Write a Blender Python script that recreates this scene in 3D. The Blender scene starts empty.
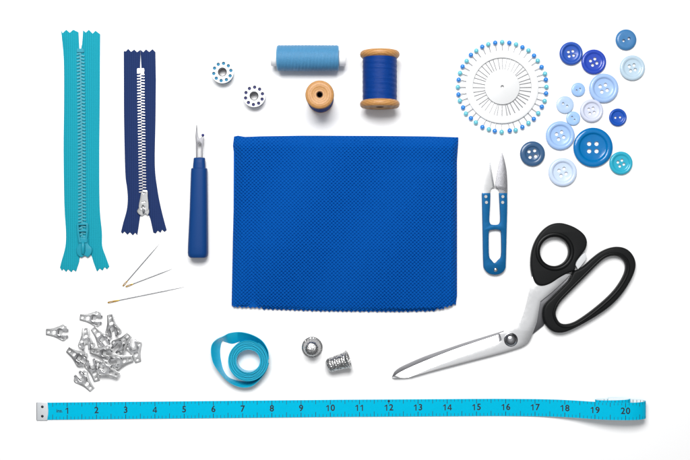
import bpy, bmesh, math, random
import numpy as np
from mathutils import Vector, Matrix
random.seed(7)
R = math.radians
PI = math.pi
S = 0.00087            # metres per photo pixel (one printed inch of the tape is 29.2 of them)
H = 1000.0             # camera height in the same unit
CX, CY = 345.0, 230.0
scene = bpy.context.scene
C = scene.collection

# ---------------------------------------------------------------- camera, world, lamps
cd = bpy.data.cameras.new('camera'); cam = bpy.data.objects.new('camera', cd); C.objects.link(cam)
cam.location = (0, 0, H*S); cam.rotation_euler = (0, 0, 0)
cd.sensor_width = 36; cd.lens = 36*H/690.0
cd.clip_start = 0.01; cd.clip_end = 50
scene.camera = cam
scene.render.resolution_x = 1024; scene.render.resolution_y = 683
w = bpy.data.worlds.new('World'); scene.world = w; w.use_nodes = True
nt = w.node_tree; bg = nt.nodes['Background']
tc = nt.nodes.new('ShaderNodeTexCoord'); sp = nt.nodes.new('ShaderNodeSeparateXYZ')
rp = nt.nodes.new('ShaderNodeValToRGB')
nt.links.new(tc.outputs['Generated'], sp.inputs[0]); nt.links.new(sp.outputs['Z'], rp.inputs[0])
rp.color_ramp.elements[0].position = 0.05; rp.color_ramp.elements[0].color = (0.02, 0.021, 0.022, 1)
e_ = rp.color_ramp.elements.new(0.55); e_.color = (0.24, 0.243, 0.25, 1)
e_ = rp.color_ramp.elements.new(0.84); e_.color = (0.40, 0.403, 0.41, 1)
rp.color_ramp.elements[3].position = 0.95; rp.color_ramp.elements[3].color = (0.98, 0.99, 1.0, 1)
nt.links.new(rp.outputs[0], bg.inputs[0]); bg.inputs[1].default_value = 0.72
def area(name, loc, target, size, power, col=(1, 1, 1)):
    l = bpy.data.lights.new(name, 'AREA'); l.shape = 'RECTANGLE'; l.size = size[0]; l.size_y = size[1]
    l.energy = power; l.color = col
    o = bpy.data.objects.new(name, l); C.objects.link(o); o.location = loc
    o.rotation_euler = (Vector(target)-Vector(loc)).to_track_quat('-Z', 'Y').to_euler()
    return o
area('softbox_lamp', (-0.06, 0.45, 0.90), (0, -0.06, 0), (0.60, 0.38), 12.0, (1, 0.995, 0.985))
scene.view_settings.view_transform = 'Standard'; scene.view_settings.look = 'None'
scene.view_settings.exposure = 0.2; scene.view_settings.gamma = 1

# ---------------------------------------------------------------- materials
def s2l(c):
    return tuple(0.87*((v/255.0)/12.92 if v/255.0 <= .04045 else (((v/255.0)+.055)/1.055)**2.4) for v in c)  # object colours darkened to offset the raised exposure; tabletop bypasses this
MATS = {}
def mat(name, rgb, rough=0.5, metal=0.0, spec=0.5, coat=0.0, bump=None, var=None, sheen=0.0, sss=0.0, lin=False):
    """bump=(kind, scale, strength)  var=(scale, amount)"""
    if name in MATS: return MATS[name]
    m = bpy.data.materials.new(name); m.use_nodes = True; n = m.node_tree.nodes; L = m.node_tree.links
    b = n['Principled BSDF']; col = (rgb if lin else s2l(rgb)) + (1,)
    b.inputs['Base Color'].default_value = col; b.inputs['Roughness'].default_value = rough
    b.inputs['Metallic'].default_value = metal; b.inputs['Specular IOR Level'].default_value = spec
    b.inputs['Coat Weight'].default_value = coat
    if sheen: b.inputs['Sheen Weight'].default_value = sheen
    if sss:
        b.inputs['Subsurface Weight'].default_value = sss; b.inputs['Subsurface Scale'].default_value = 0.002
        b.inputs['Subsurface Radius'].default_value = (1, 1, 1)
    t = n.new('ShaderNodeTexCoord')
    if var:
        nz = n.new('ShaderNodeTexNoise'); nz.inputs['Scale'].default_value = var[0]; nz.inputs['Detail'].default_value = 5
        L.new(t.outputs['Object'], nz.inputs['Vector'])
        hs = n.new('ShaderNodeMapRange'); hs.inputs['To Min'].default_value = 1-var[1]; hs.inputs['To Max'].default_value = 1+var[1]
        L.new(nz.outputs['Fac'], hs.inputs['Value'])
        mx = n.new('ShaderNodeMix'); mx.data_type = 'RGBA'; mx.blend_type = 'MULTIPLY'; mx.inputs['Factor'].default_value = 1
        mx.inputs[6].default_value = col; L.new(hs.outputs[0], mx.inputs[7]); L.new(mx.outputs[2], b.inputs['Base Color'])
        rr = n.new('ShaderNodeMapRange'); rr.inputs['To Min'].default_value = max(0.02, rough-0.08); rr.inputs['To Max'].default_value = rough+0.08
        L.new(nz.outputs['Fac'], rr.inputs['Value']); L.new(rr.outputs[0], b.inputs['Roughness'])
    if bump:
        kind, sc, st = bump
        mp = n.new('ShaderNodeMapping'); L.new(t.outputs['Object'], mp.inputs['Vector'])
        if kind == 'voronoi':
            q = n.new('ShaderNodeTexVoronoi'); q.inputs['Scale'].default_value = sc; out = q.outputs['Distance']
        elif kind.startswith('wave'):
            q = n.new('ShaderNodeTexWave'); q.inputs['Scale'].default_value = sc; q.bands_direction = kind[-1].upper()
            q.inputs['Distortion'].default_value = 0.4; out = q.outputs['Fac']
        else:
            q = n.new('ShaderNodeTexNoise'); q.inputs['Scale'].default_value = sc; q.inputs['Detail'].default_value = 4; out = q.outputs['Fac']
            if kind == 'brushx': mp.inputs['Scale'].default_value = (0.04, 1, 1)
            if kind == 'brushy': mp.inputs['Scale'].default_value = (1, 0.04, 1)
        L.new(mp.outputs[0], q.inputs['Vector'])
        bp = n.new('ShaderNodeBump'); bp.inputs['Strength'].default_value = st; bp.inputs['Distance'].default_value = 0.0004
        L.new(out, bp.inputs['Height']); L.new(bp.outputs[0], b.inputs['Normal'])
    MATS[name] = m
    return m

def wood():
    m = bpy.data.materials.new('turned_wood'); m.use_nodes = True; n = m.node_tree.nodes; L = m.node_tree.links
    b = n['Principled BSDF']; b.inputs['Roughness'].default_value = 0.5
    t = n.new('ShaderNodeTexCoord'); mp = n.new('ShaderNodeMapping'); mp.inputs['Scale'].default_value = (1, 1, 0.25)
    L.new(t.outputs['Object'], mp.inputs['Vector'])
    wv = n.new('ShaderNodeTexWave'); wv.wave_type = 'RINGS'; wv.rings_direction = 'Z'; wv.inputs['Scale'].default_value = 170
    wv.inputs['Distortion'].default_value = 2.2; wv.inputs['Detail'].default_value = 4; wv.inputs['Detail Scale'].default_value = 1.6
    L.new(mp.outputs[0], wv.inputs['Vector'])
    nz = n.new('ShaderNodeTexNoise'); nz.inputs['Scale'].default_value = 700; nz.inputs['Detail'].default_value = 5; L.new(mp.outputs[0], nz.inputs['Vector'])
    ad = n.new('ShaderNodeMath'); ad.operation = 'MULTIPLY_ADD'; ad.inputs[1].default_value = 0.35
    ml = n.new('ShaderNodeMath'); ml.operation = 'MULTIPLY'; ml.inputs[1].default_value = 0.6
    L.new(nz.outputs['Fac'], ml.inputs[0]); L.new(wv.outputs['Fac'], ad.inputs[0]); L.new(ml.outputs[0], ad.inputs[2])
    r = n.new('ShaderNodeValToRGB'); r.color_ramp.elements[0].position = .15; r.color_ramp.elements[0].color = s2l((206, 154, 92))+(1,)
    r.color_ramp.elements[1].position = .85; r.color_ramp.elements[1].color = s2l((160, 106, 52))+(1,)
    L.new(ad.outputs[0], r.inputs[0]); L.new(r.outputs[0], b.inputs['Base Color'])
    bp = n.new('ShaderNodeBump'); bp.inputs['Strength'].default_value = .15; bp.inputs['Distance'].default_value = .0003
    L.new(ad.outputs[0], bp.inputs['Height']); L.new(bp.outputs[0], b.inputs['Normal'])
    return m
M_wood = wood()
def weave(name, rgb):
    """narrow woven tape: lengthwise ribs crossed by fine weft"""
    m = bpy.data.materials.new(name); m.use_nodes = True; n = m.node_tree.nodes; L = m.node_tree.links
    b = n['Principled BSDF']; b.inputs['Roughness'].default_value = 0.75; b.inputs['Specular IOR Level'].default_value = .08
    t = n.new('ShaderNodeTexCoord')
    w1 = n.new('ShaderNodeTexWave'); w1.bands_direction = 'X'; w1.inputs['Scale'].default_value = 190; w1.inputs['Distortion'].default_value = .6
    w2 = n.new('ShaderNodeTexWave'); w2.bands_direction = 'Y'; w2.inputs['Scale'].default_value = 330; w2.inputs['Distortion'].default_value = 1.0
    nz = n.new('ShaderNodeTexNoise'); nz.inputs['Scale'].default_value = 900; nz.inputs['Detail'].default_value = 4
    for q in (w1, w2, nz): L.new(t.outputs['Object'], q.inputs['Vector'])
    a = n.new('ShaderNodeMath'); a.operation = 'MULTIPLY_ADD'; a.inputs[1].default_value = 1.6; L.new(w1.outputs['Fac'], a.inputs[0]); w3 = n.new('ShaderNodeMath'); w3.operation = 'MULTIPLY'; w3.inputs[1].default_value = .4; L.new(w2.outputs['Fac'], w3.inputs[0]); L.new(w3.outputs[0], a.inputs[2])
    a2 = n.new('ShaderNodeMath'); a2.operation = 'ADD'; L.new(a.outputs[0], a2.inputs[0]); L.new(nz.outputs['Fac'], a2.inputs[1])
    mr = n.new('ShaderNodeMapRange'); mr.inputs['From Max'].default_value = 3; mr.inputs['To Min'].default_value = .78; mr.inputs['To Max'].default_value = 1.22
    L.new(a2.outputs[0], mr.inputs['Value'])
    mx = n.new('ShaderNodeMix'); mx.data_type = 'RGBA'; mx.blend_type = 'MULTIPLY'; mx.inputs['Factor'].default_value = 1
    mx.inputs[6].default_value = s2l(rgb)+(1,); L.new(mr.outputs[0], mx.inputs[7]); L.new(mx.outputs[2], b.inputs['Base Color'])
    bp = n.new('ShaderNodeBump'); bp.inputs['Strength'].default_value = .5; bp.inputs['Distance'].default_value = .0003
    L.new(a2.outputs[0], bp.inputs['Height']); L.new(bp.outputs[0], b.inputs['Normal'])
    return m
M_teal_tape = weave('teal_woven_tape', (28, 154, 174))
M_navy_tape = weave('navy_woven_tape', (34, 52, 98))
M_steel = mat('brushed_steel', (246, 246, 247), .2, 1, bump=('brushx', 9000, .03), var=(300, .03))
M_steel_edge = mat('polished_steel', (253, 253, 253), .3, 1, bump=('brushy', 9000, .06))
M_dark_steel = mat('satin_dark_steel', (172, 173, 176), .32, 1, bump=('noise', 6000, .2))
M_chrome = mat('nickel_plate', (240, 240, 240), .1, 1, bump=('noise', 900, .1))
M_nickel = mat('stamped_nickel', (226, 226, 226), .2, 1, bump=('noise', 1500, .12), var=(600, .06))
M_pewter = mat('worn_pewter', (190, 190, 190), .28, 1, bump=('voronoi', 800, .5), var=(900, .25))
M_gold = mat('gilt_eye', (205, 160, 70), .3, 1)
M_black = mat('black_rubberised_plastic', (20, 21, 22), .5, 0, spec=.14, bump=('noise', 5000, .08))
M_black2 = mat('glossy_black_plastic', (12, 13, 14), .38, 0, spec=.16)
M_white_pl = mat('white_plastic', (244, 245, 246), .35, 0, sss=.0)
M_ink = mat('black_ink', (14, 24, 36), .6)

# ---------------------------------------------------------------- geometry helpers (all in photo-pixel units)
def W(x, y, z=0.0):
    f = (H-z)/H
    return Vector(((x-CX)*f, (CY-y)*f, z))
def sm(pts, n=6, closed=True):
    P = [Vector(p) for p in pts]; out = []; N = len(P)
    rng = range(N) if closed else range(N-1)
    for i in rng:
        if closed: p0, p1, p2, p3 = P[(i-1) % N], P[i], P[(i+1) % N], P[(i+2) % N]
        else: p0, p1, p2, p3 = P[max(i-1, 0)], P[i], P[i+1], P[min(i+2, N-1)]
        for k in range(n):
            t = k/n
            out.append(0.5*((2*p1)+(p2-p0)*t+(2*p0-5*p1+4*p2-p3)*t*t+(3*p1-p0-3*p2+p3)*t**3))
    if not closed: out.append(P[-1])
    return out
def zc(pts, ox, oy, s, z=0.0, n=0, closed=True):
    """traced points of an enlarged crop -> world outline at height z"""
    q = [W(ox+a/s, oy+b/s, z).to_2d() for a, b in pts]
    return sm(q, n, closed) if n else q
def circ(cx, cy, r, n=24, ry=None):
    ry = ry or r
    return [Vector((cx+r*math.cos(2*PI*k/n), cy+ry*math.sin(2*PI*k/n))) for k in range(n)]
def sarea(p):
    return sum(p[i][0]*p[(i+1) % len(p)][1]-p[(i+1) % len(p)][0]*p[i][1] for i in range(len(p)))/2

class MB:
    def __init__(s): s.v = []; s.f = []; s.mi = []
    def add(s, v, f, mi=0, M=None):
        o = len(s.v)
        if M is not None: v = [M @ Vector(p) for p in v]
        s.v += [tuple(p) for p in v]; s.f += [tuple(i+o for i in q) for q in f]; s.mi += [mi]*len(f)
        return s
    def lathe(s, prof, seg=48, M=None, closed=False, fn=None, mi=0):
        v = []; f = []; n = len(prof)
        for k in range(seg):
            a = 2*PI*k/seg
            for j, (r, z) in enumerate(prof):
                rr = r+(fn(a, z, r) if fn else 0)
                v.append((rr*math.cos(a), rr*math.sin(a), z))
        for k in range(seg):
            k2 = (k+1) % seg
            for j in range(n if closed else n-1):
                j2 = (j+1) % n
                f.append((k*n+j, k2*n+j, k2*n+j2, k*n+j2))
        return s.add(v, f, mi, M)
    def tube(s, path, rad, seg=8, M=None, caps=True, mi=0):
        P = [Vector(p) for p in path]; n = len(P); v = []; f = []
        rs = rad if isinstance(rad, (list, tuple)) else [rad]*n
        up = Vector((0, 0, 1))
        for i in range(n):
            t = (P[min(i+1, n-1)]-P[max(i-1, 0)]).normalized()
            a = t.cross(up)
            if a.length < 1e-3: a = t.cross(Vector((0, 1, 0)))
            a.normalize(); b = t.cross(a).normalized()
            for k in range(seg):
                q = 2*PI*k/seg; v.append(P[i]+(a*math.cos(q)+b*math.sin(q))*rs[i])
        for i in range(n-1):
            for k in range(seg):
                k2 = (k+1) % seg; f.append((i*seg+k, i*seg+k2, (i+1)*seg+k2, (i+1)*seg+k))
        if caps: f.append(tuple(range(seg))[::-1]); f.append(tuple((n-1)*seg+k for k in range(seg)))
        return s.add(v, f, mi, M)
    def band(s, path, side, w, th, M=None, mi=0):
        """flat strap swept along path; side = unit side vector per point"""
        P = [Vector(p) for p in path]; n = len(P); v = []; f = []
        for i in range(n):
            t = (P[min(i+1, n-1)]-P[max(i-1, 0)]).normalized(); sd = Vector(side[i]).normalized(); nn = t.cross(sd).normalized()
            ww = w[i] if isinstance(w, (list, tuple)) else w
            for a, b in ((-1, -1), (1, -1), (1, 1), (-1, 1)): v.append(P[i]+sd*a*ww/2+nn*b*th/2)
        for i in range(n-1):
            for k in range(4):
                k2 = (k+1) % 4; f.append((i*4+k, i*4+k2, (i+1)*4+k2, (i+1)*4+k))
        f.append((3, 2, 1, 0)); f.append(tuple((n-1)*4+k for k in range(4)))
        return s.add(v, f, mi, M)
    def box(s, c, d, rot=0.0, bev=0.0, M=None, mi=0, taper=1.0):
        bm = bmesh.new(); bmesh.ops.create_cube(bm, size=1)
        for q in bm.verts:
            tp = taper if q.co.z > 0 else 1
            q.co = Vector((q.co.x*d[0]*tp, q.co.y*d[1]*tp, q.co.z*d[2]))
        if bev: bmesh.ops.bevel(bm, geom=bm.edges[:], offset=bev, segments=2, affect='EDGES')
        T = Matrix.Translation(Vector(c)) @ Matrix.Rotation(rot, 4, 'Z')
        if M is not None: T = M @ T
        bm.verts.index_update()
        s.add([T @ q.co for q in bm.verts], [[x.index for x in fc.verts] for fc in bm.faces], mi); bm.free()
        return s
    def sphere(s, c, r, seg=16, M=None, sc=(1, 1, 1), mi=0):
        prof = [(r*math.sin(PI*j/10)*1.0+(1e-4 if j in (0, 10) else 0), -r*math.cos(PI*j/10)) for j in range(11)]
        T = Matrix.Translation(Vector(c)) @ Matrix.Diagonal((sc[0], sc[1], sc[2], 1))
        if M is not None: T = M @ T
        return s.lathe(prof, seg, T, mi=mi)
    def plate(s, outer, holes=(), z0=0.0, z1=1.0, bev=0.0, res=2, M=None, mi=0):
        """flat plate with real holes and rounded edges"""
        cu = bpy.data.curves.new('t', 'CURVE'); cu.dimensions = '2D'; cu.fill_mode = 'BOTH'
        loops = [(outer, True)]+[(h, False) for h in holes]
        for lp, ccw in loops:
            lp = [Vector((p[0], p[1])) for p in lp]
            if (sarea(lp) > 0) != ccw: lp = lp[::-1]
            spn = cu.splines.new('POLY'); spn.points.add(len(lp)-1); spn.use_cyclic_u = True
            for q, p in zip(spn.points, lp): q.co = (p.x, p.y, 0, 1)
        cu.bevel_depth = bev; cu.bevel_resolution = res; cu.offset = -bev; cu.extrude = (z1-z0)/2-bev
        o = bpy.data.objects.new('t', cu); C.objects.link(o)
        dg = bpy.context.evaluated_depsgraph_get(); me = bpy.data.meshes.new_from_object(o.evaluated_get(dg))
        v = [Vector((q.co.x, q.co.y, q.co.z+(z0+z1)/2)) for q in me.vertices]; f = [tuple(p.vertices) for p in me.polygons]
        s.add(v, f, mi, M)
        bpy.data.objects.remove(o); bpy.data.curves.remove(cu); bpy.data.meshes.remove(me)
        return s
ORG = {}
def link_mesh(name, mb, mats, parent=None, origin=None, angle=40, weld=True):
    org = Vector(origin) if origin is not None else ORG[parent.name]
    me = bpy.data.meshes.new(name)
    me.from_pydata([((Vector(p)-org)*S)[:] for p in mb.v], [], mb.f)
    if weld:
        bm = bmesh.new(); bm.from_mesh(me); bmesh.ops.remove_doubles(bm, verts=bm.verts, dist=1e-3*S)
        bm.faces.ensure_lookup_table(); bmesh.ops.recalc_face_normals(bm, faces=bm.faces); bm.to_mesh(me); bm.free()
    if not isinstance(mats, (list, tuple)): mats = [mats]
    for m in mats: me.materials.append(m)
    if len(mats) > 1 and not weld: me.polygons.foreach_set('material_index', mb.mi)
    me.polygons.foreach_set('use_smooth', [True]*len(me.polygons)); me.set_sharp_from_angle(angle=R(angle)); me.update()
    o = bpy.data.objects.new(name, me); C.objects.link(o)
    if parent is not None: o.parent = parent
    ORG[o.name] = org
    return o
part = link_mesh
def tag(o, label, cat, group=None):
    o['label'] = label; o['category'] = cat
    if group: o['group'] = group
    return o
def thing(name, label, cat, org=(0, 0, 0), group=None):
    o = bpy.data.objects.new(name, None); C.objects.link(o); o.empty_display_size = .01
    o.location = Vector(org)*S; ORG[o.name] = Vector(org)
    return tag(o, label, cat, group)
def solo(name, mb, m, label, cat, org, group=None, **k):
    o = link_mesh(name, mb, m, None, org, **k); o.location = Vector(org)*S
    return tag(o, label, cat, group)
def dup(src, label, loc, rot=(0, 0, 0)):
    r = src.copy(); C.objects.link(r); r.location = Vector(loc)*S; r.rotation_euler = rot; r['label'] = label
    for ch in list(src.children):
        c = ch.copy(); C.objects.link(c); c.parent = r
        for g in ch.children:
            d = g.copy(); C.objects.link(d); d.parent = c
    return r

# ---------------------------------------------------------------- the white surface
g = MB().add([(-3000, -3000, 0), (3000, -3000, 0), (3000, 3000, 0), (-3000, 3000, 0)], [(0, 1, 2, 3)])
M_table = mat('white_tabletop', (0.90, 0.90, 0.905), .8, 0, spec=.15, lin=True)
tb = link_mesh('table_surface', g, M_table, None, (0, 0, 0)); tb['kind'] = 'structure'; tb['label'] = 'plain white table surface'

# ---------------------------------------------------------------- folded fabric
def fabric():
    top = lambda x: np.interp(x, [233, 238, 245, 260, 300, 380, 430, 458], [136.6, 135.6, 136.8, 136.2, 135.6, 135.8, 136.3, 137.2])
    bot = lambda x: np.interp(x, [231, 260, 320, 360, 400, 430, 447, 457], [305.2, 306.2, 308.2, 308.6, 308.8, 308.2, 307.0, 303.6])
    left = lambda y: np.interp(y, [136, 145, 158, 175, 240, 306], [234.0, 232.9, 234.6, 234.4, 232.8, 231.6])
    right = lambda y: np.interp(y, [136, 142, 160, 240, 300, 306], [458.4, 458.2, 457.0, 457.0, 457.0, 456.0])
    nu, nv = 560, 430
    U, V = np.meshgrid(np.linspace(0, 1, nu), np.linspace(0, 1, nv))
    yy = 136+172*V
    X = left(yy)*(1-U)+right(yy)*U
    zig = np.abs(((X/4.3) % 1)*2-1)*1.7
    Y = top(X)*(1-V)+(bot(X)+zig-0.8)*V
    rng = np.random.RandomState(3)
    # distance to the four sides
    dl = (X-left(yy)); dr = (right(yy)-X); dt = (Y-top(X)); db = (bot(X)-Y)
    prof = lambda d, w: np.sin(np.clip(d/w, 0, 1)*PI/2)**.9
    T = 12.0
    Z = 2.0+(T-2.0)*(.12+.88*prof(dl, 11))*(.12+.88*prof(dr, 7))*(.05+.95*prof(dt, 12))*(.36+.64*np.clip(db/60, 0, 1)**.6)
    # soft undulation of the folded layers
    Z += 1.5*np.exp(-((X-248)/9)**2)*np.exp(-((Y-150)/40)**2)+0.9*np.sin(X/31+Y/47)*np.clip(dt/20, 0, 1)*np.clip(dl/20, 0, 1)*np.clip(dr/20, 0, 1)
    Z += 0.5*np.exp(-((X-310-(Y-136)*.5)/14)**2)*np.clip(dt/20, 0, 1)
    Z -= 1.3*np.exp(-((Y-160-3*np.sin(X/60))/9)**2)*np.clip((X-380)/60, 0, 1)
    Z -= 3.2*np.exp(-((X-251-(Y-136)*.012)/6.5)**2)*np.clip(dt/15, 0, 1)*(.7+.3*np.sin(Y/37))
    Z -= .8*np.exp(-((X-448+.02*(Y-136))/4)**2)*np.clip(dt/15, 0, 1)
    # knitted lattice of small cells, real relief
    warpx = X+.35*np.sin(Y/23)+.25*np.sin(Y/9+X/40); warpy = Y+.3*np.sin(X/31)
    lat = np.cos(warpx*2*PI/3.75)*np.cos(warpy*2*PI/3.6)
    lat = np.sign(lat)*np.abs(lat)**.8
    amp = .5*(.8+.4*rng.rand(nv, nu))*(1+.15*np.sin(X/17+Y/29))
    Z += .15*lat-1.3*np.clip(-lat-.02, 0, 1)**.9*(amp/.45)
    f = (H-Z)/H
    wx = (X-CX)*f; wy = (CY-Y)*f
    # skirt at the border so the layer has an edge
    verts = np.stack([wx, wy, Z], -1).reshape(-1, 3)
    idx = np.arange(nu*nv).reshape(nv, nu)
    q = np.stack([idx[:-1, :-1], idx[1:, :-1], idx[1:, 1:], idx[:-1, 1:]], -1).reshape(-1, 4)
    ring = np.concatenate([idx[0, :], idx[1:, -1], idx[-1, ::-1][1:], idx[::-1, 0][1:-1]])
    low = verts[ring].copy(); nr = len(ring)
    onb = (ring//nu) == nv-1
    low[:, 2] = np.where(onb, low[:, 2]-1.6, .5)
    b = len(verts); verts = np.concatenate([verts, low])
    a = np.arange(nr); a2 = (a+1) % nr
    q2 = np.stack([ring[a], ring[a2], b+a2, b+a], -1)
    return verts, np.concatenate([q, q2])
M_cloth = mat('blue_knit_cloth', (2, 81, 164), .8, 0, spec=.06, sheen=.0, bump=('noise', 5000, .25), var=(2500, .12))
fo = W(345, 222, 0)
cloth = thing('folded_fabric', 'bright blue textured knit fabric folded in layers with pinked lower edge', 'fabric', fo)
v, q = fabric()
me = bpy.data.meshes.new('top_layer'); me.vertices.add(len(v)); me.vertices.foreach_set('co', ((v-np.array(fo))*S).astype('f').ravel())
me.loops.add(q.size); me.loops.foreach_set('vertex_index', q.ravel().astype('i'))
me.polygons.add(len(q)); me.polygons.foreach_set('loop_start', np.arange(0, q.size, 4).astype('i')); me.polygons.foreach_set('loop_total', np.full(len(q), 4, 'i'))
me.update(calc_edges=True); me.validate(); me.materials.append(M_cloth)
me.polygons.foreach_set('use_smooth', [True]*len(me.polygons)); me.set_sharp_from_angle(angle=R(60))
o = bpy.data.objects.new('top_layer', me); C.objects.link(o); o.parent = cloth
def pinked(y_off, x0, x1, z0, z1, ph, lift=0):
    pts = []
    n = int((x1-x0)/2.15)
    for k in range(n+1):
        x = x0+(x1-x0)*k/n
        yb = np.interp(x, [231, 260, 320, 360, 400, 430, 447, 457], [305.2, 306.2, 308.2, 308.6, 308.8, 308.2, 307.0, 303.6])
        pts.append(W(x, yb+y_off+(1.6 if (k+ph) % 2 else 0)+.3*math.sin(k*1.7), z1).to_2d())
    top = [W(x1-.5, 150, z1).to_2d(), W(x0+.5, 150, z1).to_2d()]
    return MB().plate(pts+top, (), z0, z1, .25, 1)
part('middle_layer', pinked(.8, 233.2, 444, 2.2, 4.0, 1), M_cloth, cloth)
part('bottom_layer', pinked(2.0, 262, 436, .3, 2.0, 0), M_cloth, cloth)

# ---------------------------------------------------------------- zippers
def zigzag(x0, y0, x1, y1, n, amp, start=0):
    """pinked end between two points: n teeth"""
    out = []
    dx, dy = x1-x0, y1-y0; L = math.hypot(dx, dy); nx, ny = -dy/L, dx/L
    for k in range(2*n+1):
        t = k/(2*n); a = amp if (k+start) % 2 else 0
        out.append((x0+dx*t+nx*a, y0+dy*t+ny*a))
    return out
def w2(pts, z=0): return [W(x, y, z).to_2d() for x, y in pts]
def side(pts, n=5): return [tuple(p) for p in sm(pts, n, closed=False)]

def teeth(xc, y0, y1, pitch, sgn, wide, hgt, ln, plastic):
    mb = MB(); n = int((y1-y0)/pitch)
    for k in range(n):
        y = y0+pitch*(k+(.5 if sgn > 0 else 0))
        xm = np.interp(y, *xc)
        c = W(xm+sgn*wide*.30, y, 1.6)
        if plastic:
            mb.box((c.x, c.y, 1.6), (wide*.62, hgt, 2.0), rot=sgn*R(-14), bev=.35)
            c2 = W(xm-sgn*wide*.02, y-.1, 1.6); mb.box((c2.x, c2.y, 1.7), (wide*.22, hgt*1.25, 1.7), bev=.35)
        else:
            mb.box((c.x, c.y, 1.6), (wide*.66, hgt, 2.0), rot=sgn*R(-5), bev=.3)
    return mb
# teal
zt = thing('zipper', 'teal plastic-toothed zipper standing at the far left, longer of the two', 'zipper', W(82, 150), 'zippers')
tl = zigzag(61.4, 31.5, 78.6, 31.8, 2, -2.2)
tl = [(61.4, 30.6), (62.8, 33.2), (66.4, 29.8), (70.0, 32.8), (73.4, 29.8), (78.6, 32.2)]
left_o = tl+[(79.2, 44), (79.9, 60), (81.4, 140), (82.0, 215), (81.3, 246), (80.2, 255)]+side([(79.3, 262), (76.2, 271.5)], 3)[:]
left_o += [(73.2, 269.6), (71.6, 272.2), (68.2, 269.2), (66.4, 271.8), (63.6, 268.8), (62.2, 270.8), (60.2, 267.6)]
left_o += side([(61.5, 262), (65.5, 247), (66.2, 232), (64.6, 205), (63.8, 150), (64.3, 100), (64.0, 60), (61.6, 33)], 4)
right_o = [(83.3, 30.3), (86, 32.6), (89, 29.8), (92.8, 33.6), (95.7, 30.8), (100.3, 34.2)]
right_o += side([(100.1, 60), (99.9, 100), (99.4, 150), (99.7, 205), (102.0, 232), (102.3, 246), (106, 257), (109.4, 266.5)], 4)
right_o += [(107.2, 269.2), (104.8, 267.0), (102.6, 270.4), (99.8, 268.4), (97.4, 271.4), (96.6, 270.0)]
right_o += side([(93.6, 262), (91.2, 255), (84.2, 246), (82.6, 215), (82.0, 140), (80.9, 60), (82.3, 44)], 3)
part('tape', MB().plate(w2(left_o), (), .15, 1.0, .2, 1), M_teal_tape, zt)
part('tape', MB().plate(w2(right_o), (), .15, 1.0, .2, 1), M_teal_tape, zt)
M_teal_pl = mat('teal_plastic', (28, 148, 170), .38, spec=.25)
M_teal_tooth = mat('teal_tooth_plastic', (72, 168, 186), .32, spec=.3)
xcT = ([50, 140, 215, 250], [80.6, 81.8, 82.2, 82.0])
part('tooth_row', teeth(xcT, 54, 243, 3.35, -1, 6.6, 1.45, 1, True), M_teal_tooth, zt)
part('tooth_row', teeth(xcT, 54, 243, 3.35, 1, 6.6, 1.45, 1, True), M_teal_tooth, zt)
mb = MB(); c = W(80.6, 50.6, 1.5); mb.box((c.x, c.y, 1.6), (7.4, 4.0, 2.2), bev=.5); part('top_stop', mb, M_teal_pl, zt)
# slider body with flared shoulders
sb = [(77.8, 238), (87.2, 238), (88.0, 244), (91.6, 248.5), (91.0, 253.5), (87.6, 257.2), (84.2, 255.6), (81.0, 257.4), (77.2, 254.8), (76.0, 249.5), (78.0, 244)]
sl = part('slider', MB().plate([W(x+.3, y, 3).to_2d() for x, y in sm(sb, 4)], (), 1.1, 3.6, .8, 2), M_teal_pl, zt)
mb = MB(); mb.tube([W(83, 242, 4.0), W(83, 245, 5.4), W(83, 250, 5.6), W(83, 253.5, 4.0)], [1.5, 1.9, 1.9, 1.6], 12)
part('bridge', mb, M_teal_pl, sl)
fr = w2([(76.6, 223.6), (87.6, 223.0), (87.9, 231), (86.9, 242.8), (78.6, 243.0), (76.9, 232)], 5)
h1 = w2([(78.4, 225.2), (85.9, 224.9), (86.0, 229.6), (78.6, 229.8)], 5); h2 = w2([(78.9, 231.8), (85.8, 231.6), (85.1, 240.6), (80.2, 240.8)], 5)
part('pull_tab', MB().plate(fr, (h1, h2), 3.2, 4.6, .35, 2), M_teal_pl, sl)
for sx in (69.6, 94.6):     # stitched seam lines along each tape
    pass
# navy
zn = thing('zipper', 'short navy blue zipper with silver metal teeth and pull', 'zipper', W(143, 140), 'zippers')
lo = [(124.0, 51.2), (126.0, 51.4), (128.4, 48.9), (131.2, 51.9), (134.4, 49.6), (137.2, 52.2), (140.5, 49.9), (140.6, 54)]
lo += [(140.1, 68), (141.0, 100), (142.0, 160), (142.8, 195), (142.0, 207)] + side([(140.2, 216), (138.8, 226), (137.4, 235)], 3)
lo += [(135.2, 232.6), (133.0, 235.2), (130.0, 232.2), (127.6, 234.6), (124.6, 231.4), (122.6, 233.6), (121.2, 231.8)]
lo += side([(123.6, 222), (126.9, 210), (127.9, 199), (127.2, 188), (125.4, 172), (124.2, 120), (124.0, 80), (123.9, 52)], 4)
ro = [(140.8, 54), (140.8, 49.9), (143.4, 52.2), (146.2, 49.4), (149.4, 52.0), (152.6, 49.2), (155.5, 52.0)]
ro += side([(156.0, 80), (155.6, 120), (154.9, 165), (157.6, 190), (160.6, 206), (164, 220), (166.8, 230)], 4)
ro += [(164.6, 231.8), (162.2, 229.6), (160.6, 232.6), (157.8, 230.6), (155.8, 233.4), (153.4, 232.4)]
ro += side([(151.6, 224), (149.4, 216), (143.6, 207), (143.2, 195), (142.3, 160), (141.3, 100), (141.6, 68)], 3)
part('tape', MB().plate(w2(lo), (), .15, 1.0, .2, 1), M_navy_tape, zn)
part('tape', MB().plate(w2(ro), (), .15, 1.0, .2, 1), M_navy_tape, zn)
M_tooth = mat('silver_tooth', (240, 238, 240), .25, 1)
xcN = ([70, 100, 160, 200], [140.9, 141.2, 142.2, 143.0])
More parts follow.
